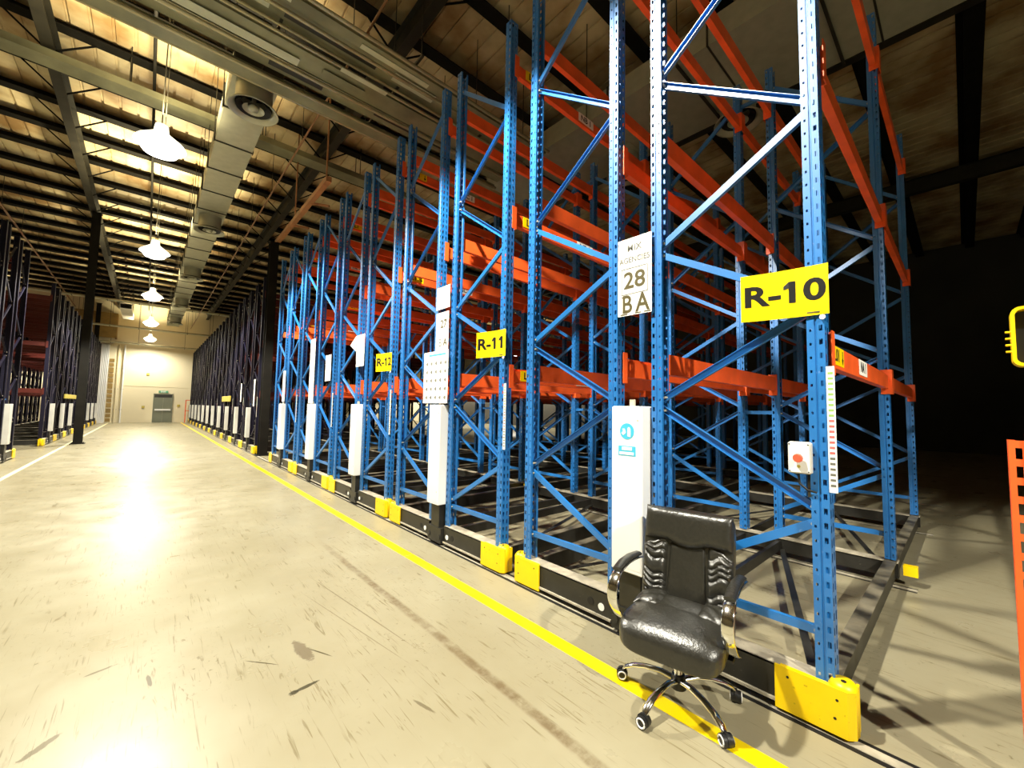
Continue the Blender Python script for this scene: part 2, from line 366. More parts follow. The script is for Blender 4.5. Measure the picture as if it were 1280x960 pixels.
# ------------------------------------------------------------------ racks
FX0 = 2.68; PITCH_X = 2.70; PW = 0.10; PD = 0.08; PT = 5.85; BASE_Z = 0.235
ROWS = (0.055, 0.98, 1.345, 2.27)              # local y of the post centres: D, C, B, A
DN = [1.06, 2.22, 3.37, 4.80]; CN = [0.50, 1.66, 2.77, 4.07, 5.58]
LEVELS = (1.95, 3.62, 5.29)
def post_mesh(mat, full=True, top=PT, z0=BASE_Z):
    # C channel, slotted web on -y, lips on +y
    mb = MB(); x0, x1 = -PW/2, PW/2; y0, y1 = -PD/2, PD/2; p = .075
    n = int((top-z0)/p)
    if not full:
        mb.prism((0,0,z0), (0,0,top), [(x0,y0),(x1,y0),(x1,y1),(x1-.02,y1),(x1-.02,y1-.004),(x1-.004,y1-.004),(x1-.004,y0+.004),(x0+.004,y0+.004),(x0+.004,y1-.004),(x0+.02,y1-.004),(x0+.02,y1),(x0,y1)], (1,0,0))
        return mb.mesh('post', mat)
    xs = [x0, x0+.018, x0+.036, x1-.036, x1-.018, x1]
    V = []; F = []
    for k in range(n+1):
        for z in (z0+k*p, z0+k*p+.045):
            for xx in xs: V.append((xx, y0, z))
    for k in range(n):
        a = k*12
        for j in range(5):
            if j in (0, 2, 4): F.append((a+j, a+j+1, a+12+j+1, a+12+j))
            else: F.append((a+j+6, a+j+7, a+12+j+1, a+12+j))
    mb.add(V, F)
    # flanges: slotted outer strip, shallow centre groove, punched inner strip, lip
    def strip(xf, ya, yb, ha, hb, z1, z2):
        ys = (ya, ha, hb, yb); V = []; F = []
        for k in range(n+1):
            for z in (z0+k*p, z0+k*p+z1, z0+k*p+z2):
                for yy in ys: V.append((xf, yy, z))
        for k in range(n):
            a = k*12
            for b0, b1 in ((0, 4), (4, 8), (8, 12)):
                for j in range(3):
                    if b0 == 4 and j == 1: continue
                    F.append((a+b0+j, a+b0+j+1, a+b1+j+1, a+b1+j))
        mb.add(V, F)
    zt = z0+n*p
    for sx, nx in ((x0, -1), (x1, 1)):
        strip(sx, y0, y0+.034, y0+.009, y0+.025, .022, .052)
        strip(sx, y0+.046, y1, y1-.022, y1-.012, .02, .034)
        g = sx-nx*.006
        for ya, xa, yb, xb in ((y0+.034, sx, y0+.038, g), (y0+.038, g, y0+.042, g), (y0+.042, g, y0+.046, sx), (y1, sx, y1, sx-nx*.022)):
            mb.add([(xa,ya,z0),(xb,yb,z0),(xb,yb,zt),(xa,ya,zt)], [(0,1,2,3)])
    return mb.mesh('post', [mat, M['ink']])
def brace_mesh(mat, dy, dz, openx=-1, w=.045):
    # C section from (0,0,0) to (0,dy,dz); web away from the aisle or towards it
    mb = MB(); o = openx; t = .003; d = .028
    prof = [(-w/2, -d/2*o), (w/2, -d/2*o), (w/2, d/2*o), (w/2-t, d/2*o), (w/2-t, -d/2*o+t*o), (-w/2+t, -d/2*o+t*o), (-w/2+t, d/2*o), (-w/2, d/2*o)]
    a, b_, dd, u, ww = mb.frame((0,0,0), (0,dy,dz), (0,0,1))
    if ww.x < 0: prof = [(p, -q) for p, q in prof]
    mb.prism((0,0,0), (0,dy,dz), prof, (0,0,1))
    for e in (0.03, 0.97):
        mb.cyl((-.024, dy*e, dz*e), (.024, dy*e, dz*e), .009, 6, 1)
    return mb.mesh('brace', [mat, M['flange']])
def beam_meshes(mat):
    mb = MB(); L_ = PITCH_X-PW-.01
    # stepped box beam, local x from 0 to L_, outer face on -y
    mb.prism((0,0,0), (L_,0,0), [(-.075,-.025),(-.075,.025),(.05,.025),(.05,.003),(.075,.003),(.075,-.025)], (0,0,1))
    cn = MB()
    cn.prism((0,0,-.13), (0,0,.11), [(-.002,-.05),(.004,-.05),(.004,.03),(-.002,.03)], (1,0,0))
    cn.prism((0,0,-.13), (0,0,.11), [(.004,-.054),(.004,-.048),(-.055,-.048),(-.055,-.054)], (1,0,0))
    return mb.mesh('beam', mat), cn.mesh('connector', mat)
def flipy(me, name):
    c = me.copy(); 
    for v in c.vertices: v.co.y = -v.co.y
    c.flip_normals(); c.update(); return c
def flipx(me):
    c = me.copy()
    for v in c.vertices: v.co.x = -v.co.x
    c.flip_normals(); c.update(); return c
KIT = {}
def kit(kind):
    if kind in KIT: return KIT[kind]
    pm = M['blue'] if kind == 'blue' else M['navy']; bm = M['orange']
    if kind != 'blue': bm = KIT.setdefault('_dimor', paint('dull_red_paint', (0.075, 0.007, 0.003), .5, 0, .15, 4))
    k = {}
    for full in (True, False):
        p = post_mesh(pm, full); k[('post', full, -1)] = p; k[('post', full, 1)] = flipy(p, 'post')
    gap = ROWS[1]-ROWS[0]-.03
    def br(dy, dz, o): return brace_mesh(pm, dy, dz, o)
    k['br'] = []
    zs = []
    for i, z in enumerate(DN):                     # zigzag: C node i - D node i - C node i+1
        zs.append((CN[i]+.03, z-.03, -1 if i % 2 else 1)); zs.append((CN[i+1]-.03, z+.03, 1 if i % 2 else -1))
    zs.append((CN[0]-.04, CN[0]-.04, 1))
    for zc, zd, o in zs:
        a = brace_mesh(pm, -gap, zd-zc, o); b_ = brace_mesh(pm, gap, zd-zc, o)
        k['br'].append((zc, a, b_))
    k['beam'], k['conn'] = beam_meshes(bm); k['beam_f'] = flipy(k['beam'], 'beam'); k['conn_f'] = flipy(k['conn'], 'c')
    k['conn_r'] = flipx(k['conn']); k['conn_fr'] = flipx(k['conn_f'])
    KIT[kind] = k; return k
# end bumper plate, mirrored for the two ends of a base; local y=0 at the outer end
def bumper():
    mb = MB()
    mb.prism((0, 0, .022), (0, 0, .245), [(-.012,.015),(0,0),(.012,-.03)] and [(-.02,.03),(-.02,.34),(-.008,.34),(-.008,.035),(.02,.012),(.11,.012),(.11,0),(.01,0)], (1,0,0))
    mb.box(-.012, .02, .05, .32, .03, .24)
    # rounded cap over the corner
    for a in range(6):
        t0, t1 = PI*a/6, PI*(a+1)/6
        y0, y1 = -.0+.0, .05
    mb.lathe([(.0,.27),(.045,.268),(.062,.245),(.062,.03),(.0,.03)], 12, 0, (.045, .055, 0))
    mb.cyl((.03,.05,.268),(.03,.05,.272), .012, 8, 1)
    for yy, zz in ((.28,.2),(.08,.1),(.07,.19)): mb.cyl((-.021,yy,zz),(-.018,yy,zz), .007, 6, 1)
    return mb.mesh('end_bumper', [M['yellow'], M['ink']])
BUMP = bumper(); 
def mirror_y(me):
    c = me.copy()
    for v in c.vertices: v.co.y = -v.co.y
    c.flip_normals(); c.update(); return c
BUMP_A = mirror_y(BUMP)
# base rail along y: two dark halves with pale dusty top flange
def base_half(y0, y1):
    mb = MB(); mb.box(-.03, -.02, y0, y1, .055, .235); mb.box(-.045, -.02, y0, y1, .045, .06, 2)
    mb.box(-.03, .10, y0, y1, .225, .235, 1); mb.box(.085, .095, y0, y1, .06, .225)
    return mb
def strip_label_mesh():
    mb = MB(); mb.box(0, .002, 0, .055, 0, .65)
    return mb.mesh('notice_strip', M['paper'])
RACK_L = 2.325                                  # outer end to outer end of the post rows
BL = 2.48                                       # length of the base
BASES = {}
def mobile_rack(yc, label, kind='blue', bays=7, side=1, cabinet='tall', full_frames=3, group=None, name='mobile_rack'):
    """side=1: right of the aisle, bays run to +x; side=-1: left of the aisle. Local y=0 at the end nearest the camera."""
    t = thing(name, label, 'rack', (side*FX0, yc-RACK_L/2, 0), 0, group)
    k = kit(kind); s = side
    X = [s*(PW/2 + i*PITCH_X) for i in range(bays+1)]
    for i, x in enumerate(X):
        full = i < full_frames and kind == 'blue'
        for r, y in enumerate(ROWS):
            fl = -1 if r in (0, 2) else 1        # slotted web faces out of its frame
            put('post', k[('post', full, fl)], t, (x, y, 0))
        for f, (yc_, sg) in enumerate(((ROWS[1], 0), (ROWS[2], 1))):
            if i >= 4: continue
            for zc, a, b_ in k['br']:
                put('brace', b_ if sg else a, t, (x, yc_+(.015 if sg else -.015), zc))
        if i < 3:                                # ties between the two frames
            for z in ((1.62,) if kind != 'blue' else (1.62, 5.5)):
                mb = BASES.get('tie')
                if not mb:
                    q = MB(); q.box(-.015, .015, ROWS[1]+.04, ROWS[2]-.04, -.02, .02); mb = BASES['tie'] = q.mesh('tie_bar', M['blue'])
                if i or kind != 'blue': put('tie_bar', mb, t, (x, 0, z))
    for i in range(bays):
        x = X[i] + s*(PW/2+.005) if s > 0 else X[i+1] + PW/2+.005
        Lb = PITCH_X-PW-.01
        for z in LEVELS:
            for r, y in enumerate(ROWS):
                out = r in (0, 2); me = k['beam'] if out else k['beam_f']
                bo = put('beam', me, t, (x, y+(-.01 if out else .01), z))
                if i < 3:
                    put('connector', k['conn' if out else 'conn_f'], bo, (0, 0, 0))
                    put('connector', k['conn_r' if out else 'conn_fr'], bo, (Lb, 0, 0))
    # base
    for tag_, y0, y1 in (('n', -.0, 1.0), ('f', 1.33, BL-.155)):
        key = ('half', tag_)
        if key not in BASES: BASES[key] = base_half(y0-(.04 if tag_ == 'n' else 0), y1).mesh('base_rail', [M['black'], M['flange'], M['flange']])
        put('base_rail', BASES[key] if s > 0 else BASES.setdefault(('L',)+key, flipx(BASES[key])), t)
    L_ = bays*PITCH_X + PW
    key = ('long', bays)
    if key not in BASES:
        q = MB(); q.box(.05, L_, -.03, .03, .06, .215); q.box(.05, L_, -.045, .045, .215, .223, 1)
        BASES[key] = q.mesh('side_beam', [M['black'], M['sidetop']])
        q = MB(); q.box(.05, L_, -.02, .02, .09, .19); BASES[('mid', bays)] = q.mesh('inner_beam', [M['black']])
    for r, y in enumerate(ROWS):
        me = BASES[key] if r in (0, 3) else BASES[('mid', bays)]
        put('side_beam' if r in (0, 3) else 'inner_beam', me if s > 0 else BASES.setdefault(('Lm', r in (0,3), bays), flipx(me)), t, (0, y, 0))
    if 'cross' not in BASES:
        q = MB(); q.box(-.04, .04, .0, RACK_L, .07, .21); q.box(-.055, .055, 0, RACK_L, .21, .222, 1); BASES['cross'] = q.mesh('cross_beam', [M['black'], M['flange']])
        q = MB(); q.bar((0, .1, .1), (PITCH_X-.1, .95, .1), .008, .05); BASES['diag'] = q.mesh('diagonal_brace', M['black'])
        q = MB(); q.bar((0, 2.2, .1), (PITCH_X-.1, 1.4, .1), .008, .05); BASES['diag2'] = q.mesh('diagonal_brace', M['black'])
        q = MB(); q.cyl((-.004,0,0),(0,0,0),.028,12); BASES['disc'] = q.mesh('wheel_cap', M['white'])
        q = MB(); q.cyl((-.003,0,0),(0,0,0),.03,12); BASES['hole'] = q.mesh('axle_hole', M['ink'])
        q = MB(); q.box(-.03,.05,0,.1,.06,.15); BASES['stop'] = q.mesh('end_stop', M['yellow'])
    for i in range(1, bays+1):
        put('cross_beam', BASES['cross'], t, (X[i], 0, 0))
        if i == 1 and kind == 'blue': put('end_stop', BASES['stop'], t, (X[i], -.13, .05)); put('end_stop', BASES['stop'], t, (X[i], RACK_L+.03, .05))
    for i in range(bays):
        if i < 4:
            a = X[i]+.05 if s > 0 else X[i+1]+.05
            put('diagonal_brace', BASES['diag'], t, (a, 0, 0)); put('diagonal_brace', BASES['diag2'], t, (a, 0, 0))
    put('end_bumper', BUMP if s > 0 else BASES.setdefault('bl', flipx(BUMP)), t, (-.03*s, -.07, 0))
    put('end_bumper', BUMP_A if s > 0 else BASES.setdefault('bla', flipx(BUMP_A)), t, (-.03*s, RACK_L+.08, 0))
    for y in (.93, 1.42):
        put('wheel_cap', BASES['disc'], t, (-.03 if s > 0 else .034, y, .12)); put('axle_hole', BASES['hole'], t, (-.03 if s > 0 else .034, y+(-.1 if y < 1.1 else .1), .13))
    # drive stand and control cabinet
    if 'stand' not in BASES:
        q = MB(); q.box(-.06, .05, 1.02, 1.31, .03, .2); q.box(-.05, .04, 1.08, 1.25, .2, .5); q.cyl((-.07,1.06,.1),(-.04,1.06,.1),.03,8); q.cyl((-.07,1.28,.1),(-.04,1.28,.1),.03,8)
        BASES['stand'] = q.mesh('drive_unit', M['black'])
        for nm, top in (('short', 1.62), ('tall', 1.64)):
            q = MB(); q.bbox(-.10, .04, 1.035, 1.285, .47, top, .006)
            q.box(-.1015, -.099, 1.05, 1.27, .5, top-.03)
            for zz in (.62, top-.1): q.cyl((-.104, 1.07, zz), (-.1, 1.07, zz), .006, 6, 1)
            q.cyl((-.02, 1.16, top), (-.02, 1.16, top+.05), .022, 8, 1)
            BASES[nm] = q.mesh('control_cabinet', [M['white'] if nm == 'tall' else M['olive'], M['flange']])
        BASES['darkcab'] = None
    put('drive_unit', BASES['stand'] if s > 0 else BASES.setdefault('stl', flipx(BASES['stand'])), t)
    cabm = BASES['tall'] if kind == 'blue' else BASES.setdefault('cabd', dark_cab())
    cab = put('control_cabinet', cabm if s > 0 else BASES.setdefault(('cl', kind), flipx(cabm)), t)
    if kind == 'blue' or s > 0:
        if 'strip' not in BASES: BASES['strip'] = strip_label_mesh()
        st = put('notice_strip', BASES['strip'], t, (.055, -.02 if kind == 'blue' else -.02, 1.2), 0) if False else None
        q = BASES.get('strip2')
        if not q:
            mm = MB(); mm.box(-.003, -.0015, .005, .041, 1.2, 1.86)
            for j in range(22):
                zz = 1.23+j*.028; mm.box(-.004, -.003, .012, .034, zz, zz+.012, 1 if j > 12 else (2 if j > 5 else 3))
            q = BASES['strip2'] = mm.mesh('notice_strip', [M['paper'], M['green_ink'], M['red_ink'], M['grey_ink']])
        put('notice_strip', q if s > 0 else BASES.setdefault('strip3', flipx(q)), t, (0, ROWS[0]-PD/2-.042, 0))
    return t
def dark_cab():
    q = MB(); q.bbox(-.10, .04, 1.035, 1.285, .47, 1.5, .006); q.box(-.1015, -.099, 1.05, 1.27, .5, 1.46)
    return q.mesh('control_cabinet', M['greyplastic'])

RC = [1.6375, 4.26, 6.84, 9.37, 11.9]
ORD = ['nearest', 'second', 'third', 'fourth', 'fifth']
EX = ['behind the black office chair', 'with the yellow R-11 sign', 'with the yellow R-12 sign', 'just beyond the R-12 rack', 'last one before the dark column']
racks = []
for i, yc in enumerate(RC):
    racks.append(mobile_rack(yc, f'{ORD[i]} blue mobile rack on the right, {EX[i]}', 'blue', 2 if i == 0 else 5, 1, group='blue mobile racks on the right'))
NUM = ['first', 'second', 'third', 'fourth', 'fifth', 'sixth', 'seventh', 'eighth', 'ninth', 'tenth', 'eleventh', 'twelfth']
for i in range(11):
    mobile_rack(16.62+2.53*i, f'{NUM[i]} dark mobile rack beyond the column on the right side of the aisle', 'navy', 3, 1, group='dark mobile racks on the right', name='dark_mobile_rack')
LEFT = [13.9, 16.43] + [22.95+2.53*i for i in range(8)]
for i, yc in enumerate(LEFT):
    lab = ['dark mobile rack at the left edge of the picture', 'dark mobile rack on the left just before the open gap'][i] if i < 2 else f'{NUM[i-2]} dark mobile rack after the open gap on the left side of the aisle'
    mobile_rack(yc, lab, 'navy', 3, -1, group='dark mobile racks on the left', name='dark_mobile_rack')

# floor rails that the mobile bases run on
for i in range(8):
    x = FX0 + i*PITCH_X - .015
    mb = MB(); ya = -3.0 if i == 0 else .35; mb.box(x-.03, x+.03, ya, 43.5, 0, .004); mb.box(x-.06, x-.03, ya, 43.5, 0, .0015, 1); mb.box(x+.03, x+.06, ya, 43.5, 0, .0015, 1)
    tag(mb.build('floor_rail', [M['flange'], M['ink']]), ['steel floor rail in front of the blue racks along the aisle'][0] if i == 0 else f'{NUM[i]} steel floor rail counted inwards from the aisle, under the racks', 'rail', 'floor rails under the mobile racks')

# beam labels
def beam_label(t, x, y, z, w, h, txt, yellow, row=0):
    yy = ROWS[row]-.01-.025
    q = MB(); q.box(-w/2, w/2, -.002, 0, -h/2, h/2)
    o = q.build('beam_label', M['yellow_vinyl'] if yellow else M['paper'], t, (x, yy-.0005, z))
    o['label'] = ('yellow' if yellow else 'white') + ' beam label reading ' + txt.replace('↓', 'with arrow').strip()
    body = txt.replace('↓', '').strip()
    tx = -.04*(w/.3) if '↓' in txt else 0
    put('lettering', text_mesh(body, h*.92, .002, 1.0), o, (tx, -.0028, 0), rot=ROT_NY)
    if '↓' in txt:
        a = MB(); a.box(w*.36-.006, w*.36+.006, -.0035, -.002, -.01, h*.36)
        a.add([(w*.36-.022, -.0035, -.008), (w*.36+.022, -.0035, -.008), (w*.36, -.0035, -h*.4)], [(0, 2, 1)])
        a.build('arrow_mark', M['ink'], o)
LET = ['NA 1', 'NB 1', 'NC 1', 'ND 1', 'NE 1']
for i, t in enumerate(racks):
    for z in LEVELS:
        if i == 0:
            if z < 3:
                beam_label(t, .36, 0, z+.0, .32, .11, 'L01 ↓', True); beam_label(t, 1.24, 0, z, .34, .11, 'NA 1', False)
        else:
            beam_label(t, .36 if z < 5 else .36, 0, z+.005, .26, .11, 'L1 ↓', True)
            beam_label(t, 1.30, 0, z+.005, .30, .11, LET[i], False)
# torn blue-white sticker on the nearest post
q = MB(); q.add([(0,0,.10),(.0,-.0,.0),(.05,0,0),(.055,0,.03),(.03,0,.04),(.045,0,.10),(.02,0,.075)], [(0,1,2,3,4,5,6)])
q.build('torn_sticker', M['paper'], racks[0], (-.0+.005, ROWS[0]-PD/2-.002, 1.5))['label'] = 'torn white sticker'
# hand sign on the first cabinet
cab1 = [c for c in racks[0].children if c.name.startswith('control_cabinet')][0]
q = MB(); q.cyl((-.1035, 1.155, 1.46), (-.1015, 1.155, 1.46), .058, 24)
q.build('mandatory_symbol', M['cyan_ink'], cab1)
q = MB(); xx = -.1045
q.add([(xx,1.150,1.425),(xx,1.125,1.42),(xx,1.125,1.475),(xx,1.133,1.49),(xx,1.145,1.49),(xx,1.150,1.475)], [(0,1,2,3,4,5)])
q.add([(xx,1.162,1.45),(xx,1.185,1.432),(xx,1.2,1.445),(xx,1.185,1.462),(xx,1.192,1.478),(xx,1.172,1.478)], [(0,1,2,3,4,5)])
q.build('white_figure', M['paper'], cab1)
q = MB(); q.box(-.103, -.1015, 1.085, 1.225, 1.285, 1.355); q.build('instruction_sticker', M['cyan_ink'], cab1)
q = MB(); q.box(-.1045, -.103, 1.115, 1.195, 1.325, 1.348); q.box(-.1045, -.103, 1.10, 1.215, 1.293, 1.312); q.build('white_text_bar', M['paper'], cab1)

# ------------------------------------------------------------------ signs and notices
def curved_plate(w, h, bend, th=.002, n=8, skew=0.0):
    # plate in local: width along -y (reads towards -y), facing -x
    q = MB(); vs = []
    for j in range(n+1):
        u = j/n; yy = -u*w; xx = bend*(1-u)**2
        for zz in (-h/2, h/2): vs.append((xx, yy + skew*(zz), zz))
    vs += [(x+th, y, z) for x, y, z in vs]; m_ = (n+1)*2
    fs = []
    for j in range(n):
        a = 2*j; fs.append((a, a+1, a+3, a+2)); fs.append((m_+a, m_+a+2, m_+a+3, m_+a+1)); fs.append((a+1, m_+a+1, m_+a+3, a+3)); fs.append((a, a+2, m_+a+2, m_+a))
    fs += [(0, m_, m_+1, 1), (m_-2, m_-1, 2*m_-1, 2*m_-2)]
    q.add(vs, fs, 0, False); return q
def rsign(yc, txt, label, size=.165, tilt=0.0):
    y1 = yc - RACK_L/2 + .40; w = .41; h = .275
    t = thing('rack_sign', label, 'sign', (FX0-.012, y1, 2.28), 0, 'yellow rack number signs')
    curved_plate(w, h, -.06).build('plate', M['yellow_vinyl'], t)
    me = text_mesh(txt, size, .005, 1.22)
    c = me.copy()
    # the font's figure 1 is a bare stem: give each one its flag
    par = list(range(len(c.vertices)))
    def find(a):
        while par[a] != a: par[a] = par[par[a]]; a = par[a]
        return a
    for e in c.edges: par[find(e.vertices[0])] = find(e.vertices[1])
    comp = {}
    for v in c.vertices: comp.setdefault(find(v.index), []).append(v.co)
    glyphs = []
    for g in sorted(comp.values(), key=lambda g: min(q_.x for q_ in g)):
        if glyphs and min(q_.x for q_ in g) < max(q_.x for q_ in glyphs[-1])-.001: glyphs[-1] = glyphs[-1]+g
        else: glyphs.append(g)
    fl = MB()
    for gi, ch in enumerate(txt):
        if ch == '1':
            g = glyphs[gi-len(txt)]; xm = min(q_.x for q_ in g); yt = max(q_.y for q_ in g); hh = yt-min(q_.y for q_ in g)
            P_ = [(xm+.002, yt), (xm+.002, yt-hh*.30), (xm-hh*.20, yt-hh*.36), (xm-hh*.20, yt-hh*.20)]
            fl.add([(-.0022-.06*(1-min(1, max(0, (w/2+px)/w)))**2, -w/2-px, py) for px, py in P_], [(3, 2, 1, 0)])
    if fl.v: fl.build('figure_flag', M['ink'], t)
    # bend the lettering with the plate
    for v in c.vertices:
        lx, ly, lz = v.co
        yy = -w/2 - lx; u = min(1, max(0, -yy/w)); v.co = (-.06*(1-u)**2 - .0015 - abs(lz)*.3, yy, ly)
    c.update(); put('lettering', c, t)
    q = MB(); q.cyl((-.004, -w+.03, -h/2-.015), (.004, -w+.03, -h/2-.015), .014, 8); q.build('fixing_screw', M['white'], t)
    q = MB(); q.box(-.0035, -.002, -w+.04, -w+.12, -h/2+.012, -h/2+.02); q.build('small_print', M['olive_ink'], t)
    t.rotation_euler = (tilt, 0, 0)
    return t
rsign(RC[0], 'R-10', 'large yellow sign reading R-10 on the nearest rack post')
rsign(RC[1], 'R-11', 'yellow sign reading R-11 on the second rack')
rsign(RC[2], 'R-12', 'small yellow sign on the third rack, left of the R-11 sign')
# sheet 28 / BA on the first rack
def sheet(name, label, x, y0, y1, z0, z1, mat='paper'):
    t = thing(name, label, 'notice', (x, y1, (z0+z1)/2))
    curved_plate(y1-y0, z1-z0, 0.0).build('sheet', M[mat], t)
    return t, y1-y0, z1-z0
def lay(t, w, u, z, txt, size, bold, mat, sx=1.0):
    put('lettering', text_mesh(txt, size, bold, sx, mat=mat), t, (-.0014, -w*u, z), rot=ROT_NX)
t, w, h = sheet('rack_notice', 'cream notice sheet reading 28 BA above the tall white cabinet', FX0-.03, 1.475, 1.755, 2.32, 2.91)
lay(t, w, .5, .215, 'MIX', .07, .001, 'grey_ink'); lay(t, w, .5, .125, 'AGENCIES', .06, .001, 'grey_ink', .92)
lay(t, w, .5, -.035, '28', .175, .003, 'olive_ink', 1.05)
q = MB()
for a, b_, c, d in ((.03,.25,.06,.065),(.03,.25,-.135,-.13),(.03,.035,-.13,.06),(.245,.25,-.13,.06)): q.box(-.0018, -.0006, -b_, -a, c, d)
q.build('box_outline', M['grey_ink'], t)
lay(t, w, .28, -.215, 'B', .19, .003, 'olive_ink', .85); lay(t, w, .74, -.215, 'A', .19, .003, 'olive_ink', .85)
q = MB()                                          # serifs of the letters
for yc_, ww in ((-.052,.06),(-.172,.05),(-.245,.05)): q.box(-.0018, -.0006, yc_-ww/2, yc_+ww/2, -.288, -.280)
q.box(-.0018, -.0006, -.08, -.03, -.156, -.148); q.build('serif', M['olive_ink'], t)
# sheets on the second rack
t, w, h = sheet('rack_notice', 'white notice sheet reading 27 BA above the calendar-like poster', FX0-.03, 4.12, 4.40, 2.28, 2.78)
lay(t, w, .6, .10, '27', .14, .003, 'olive_ink'); lay(t, w, .35, -.13, 'B', .13, .001, 'grey_ink'); lay(t, w, .75, -.13, 'A', .13, .003, 'olive_ink')
sheet('blank_notice', 'blank white sheet at the top of the second rack, above the 27 BA sheet', FX0-.035, 4.10, 4.40, 2.82, 3.10)
t, w, h = sheet('grid_poster', 'cream poster with a five by five grid of small grey symbols on the second rack', FX0-.06, 4.06, 4.62, 1.66, 2.30)
q = MB()
for r in range(5):
    for c in range(5):
        yy = -(.07+c*.105); zz = .17-r*.105; q.box(-.0014, -.0004, yy-.03, yy-.005, zz-.02, zz+.02); q.box(-.0014, -.0004, yy+.0, yy+.012, zz-.012, zz+.012)
q.build('grid_symbol', M['grey_ink'], t)['kind'] = 'stuff'
q = MB(); q.box(-.0014, -.0004, -.50, -.12, .262, .285); q.build('title_line', M['cyan_ink'], t)
# third rack: sheet with a turned corner ; fourth: long panel
t, w, h = sheet('folded_notice', 'white sheet with a pointed folded flap on the third rack', FX0-.04, 6.64, 6.98, 2.28, 2.82)
q = MB(); q.add([(-.01,0,.27),(-.03,.22,.12),(-.01,0,.0),(-.004,0,.27),(-.024,.22,.12),(-.004,0,0)], [(0,1,2),(3,5,4),(0,3,4,1),(1,4,5,2)]); q.build('flap', M['paper'], t)
t, w, h = sheet('long_panel', 'long narrow white panel above the cabinet of the fourth rack', FX0-.05, 9.28, 9.62, 1.66, 3.05)
t, w, h = sheet('rack_notice', 'small white sheet on the fourth rack, right of the long white panel', FX0-.03, 8.3, 8.62, 2.1, 2.62)
t, w, h = sheet('rack_notice', 'narrow white sheet on the fifth blue rack above its cabinet', FX0-.04, 11.75, 12.0, 1.7, 2.5)
for i, (yy, zz, hh) in enumerate(((15.75, 1.55, .9), (18.3, 1.7, .7))):
    sheet('rack_notice', ['pale notice strip on the first dark rack past the column', 'pale notice strip on the second dark rack past the column'][i], FX0-.03, yy, yy+.22, zz, zz+hh)
# yellow boards in the distance
for x, y0, y1, z0, z1, lab, s in ((-2.62, 25.6, 29.6, 1.72, 1.9, 'dull yellow board fixed low across the left racks', -1), (2.60, 20.6, 23.0, 1.72, 1.95, 'dull yellow board fixed low across the dark right racks', 1)):
    q = MB(); q.bbox(x-.02, x+.02, y0, y1, z0, z1, .004); tag(q.build('yellow_board', M['olive']), lab, 'sign')

# emergency stop box beside the near post
t = thing('emergency_stop_box', 'white control box with red mushroom button beside the nearest rack post', 'control box', (FX0-.02, .66, 1.37))
q = MB(); q.bbox(-.03, .018, -.105, .0, -.085, .085, .008); q.build('housing', M['greyplastic'], t)
q = MB(); q.bbox(-.036, -.03, -.100, -.005, -.08, .08, .003); q.build('lid', M['white'], t)
q = MB(); q.cyl((-.036,-.052,.0),(-.055,-.052,.0),.012,10); q.build('button_shaft', M['plastic'], t)
q = MB(); q.cyl((-.055,-.052,.0),(-.068,-.052,.0),.024,14,0,.020); q.build('stop_button', M['redbutton'], t)
q = MB(); q.cyl((-.036,-.052,-.045),(-.04,-.052,-.045),.008,8); q.build('key_switch', M['olive'], t)
q = MB()
for yy in (-.095,-.01):
    for zz in (-.072,.072): q.cyl((-.036,yy,zz),(-.0385,yy,zz),.004,6)
q.build('lid_screw', M['ink'], t)
q = MB(); q.tube([(.0,-.04,-.085),(.0,-.045,-.14),(.0,-.08,-.17),(.008,-.12,-.18)], .006, 6); q.build('cable', M['plastic'], t)

# orange upright at the right edge
t = thing('orange_upright', 'short orange slotted upright at the right edge of the picture', 'upright', (2.70, -.163, 0), -PI/2)
q = MB(); me = post_mesh(M['orange'], True, 1.555, .012)
put('post', me, t)
q.prism((0,-.043,.02),(0,-.043,1.54), [(-.007,-.004),(.007,-.004),(.007,.004),(-.007,.004)], (1,0,0)); q.build('ridge', M['orange'], t)
q = MB(); q.box(-.12,.12,-.09,.09,0,.012); q.build('foot_plate', M['orange'], t)
# yellow rimmed box on a pole, mostly outside the frame
t = thing('yellow_rimmed_box', 'dark box with a rounded yellow rim at the right edge, above the orange upright', 'box', (2.72, -.31, 0))
def rrect(w, h, r, n=5):
    P = []
    for cx, cz, a0 in ((w/2-r, h/2-r, 0), (-w/2+r, h/2-r, PI/2), (-w/2+r, -h/2+r, PI), (w/2-r, -h/2+r, 1.5*PI)):
        for j in range(n+1): a = a0+PI/2*j/n; P.append((cx+r*math.cos(a), cz+r*math.sin(a)))
    return P
P1 = rrect(.34, .25, .03); P0 = rrect(.318, .228, .024); q = MB(); n = len(P1)
vs = [(-.03, y, z+1.945) for y, z in P1] + [(-.03, y, z+1.945) for y, z in P0] + [(.05, y, z+1.945) for y, z in P1] + [(.05, y, z+1.945) for y, z in P0]
fs = []
for j in range(n):
    k_ = (j+1) % n; fs += [(j, n+j, n+k_, k_), (2*n+j, 2*n+k_, 3*n+k_, 3*n+j), (j, k_, 2*n+k_, 2*n+j), (n+j, 3*n+j, 3*n+k_, n+k_)]
q.add(vs, fs); q.build('rim', M['yellow'], t)
q = MB(); q.box(.02, .05, -.155, .155, 1.835, 2.055); q.build('panel', M['plastic'], t)
q = MB()
for j in range(4): q.cyl((0, .17, 1.885+j*.028), (0, .186, 1.885+j*.028), .005, 6)
q.build('cable_gland', M['yellow'], t)
q = MB(); q.cyl((.07, -.1, 0), (.07, -.1, 2.1), .025, 10); q.box(-.05, .19, -.2, 0, 0, .012); q.build('pole', M['black'], t)

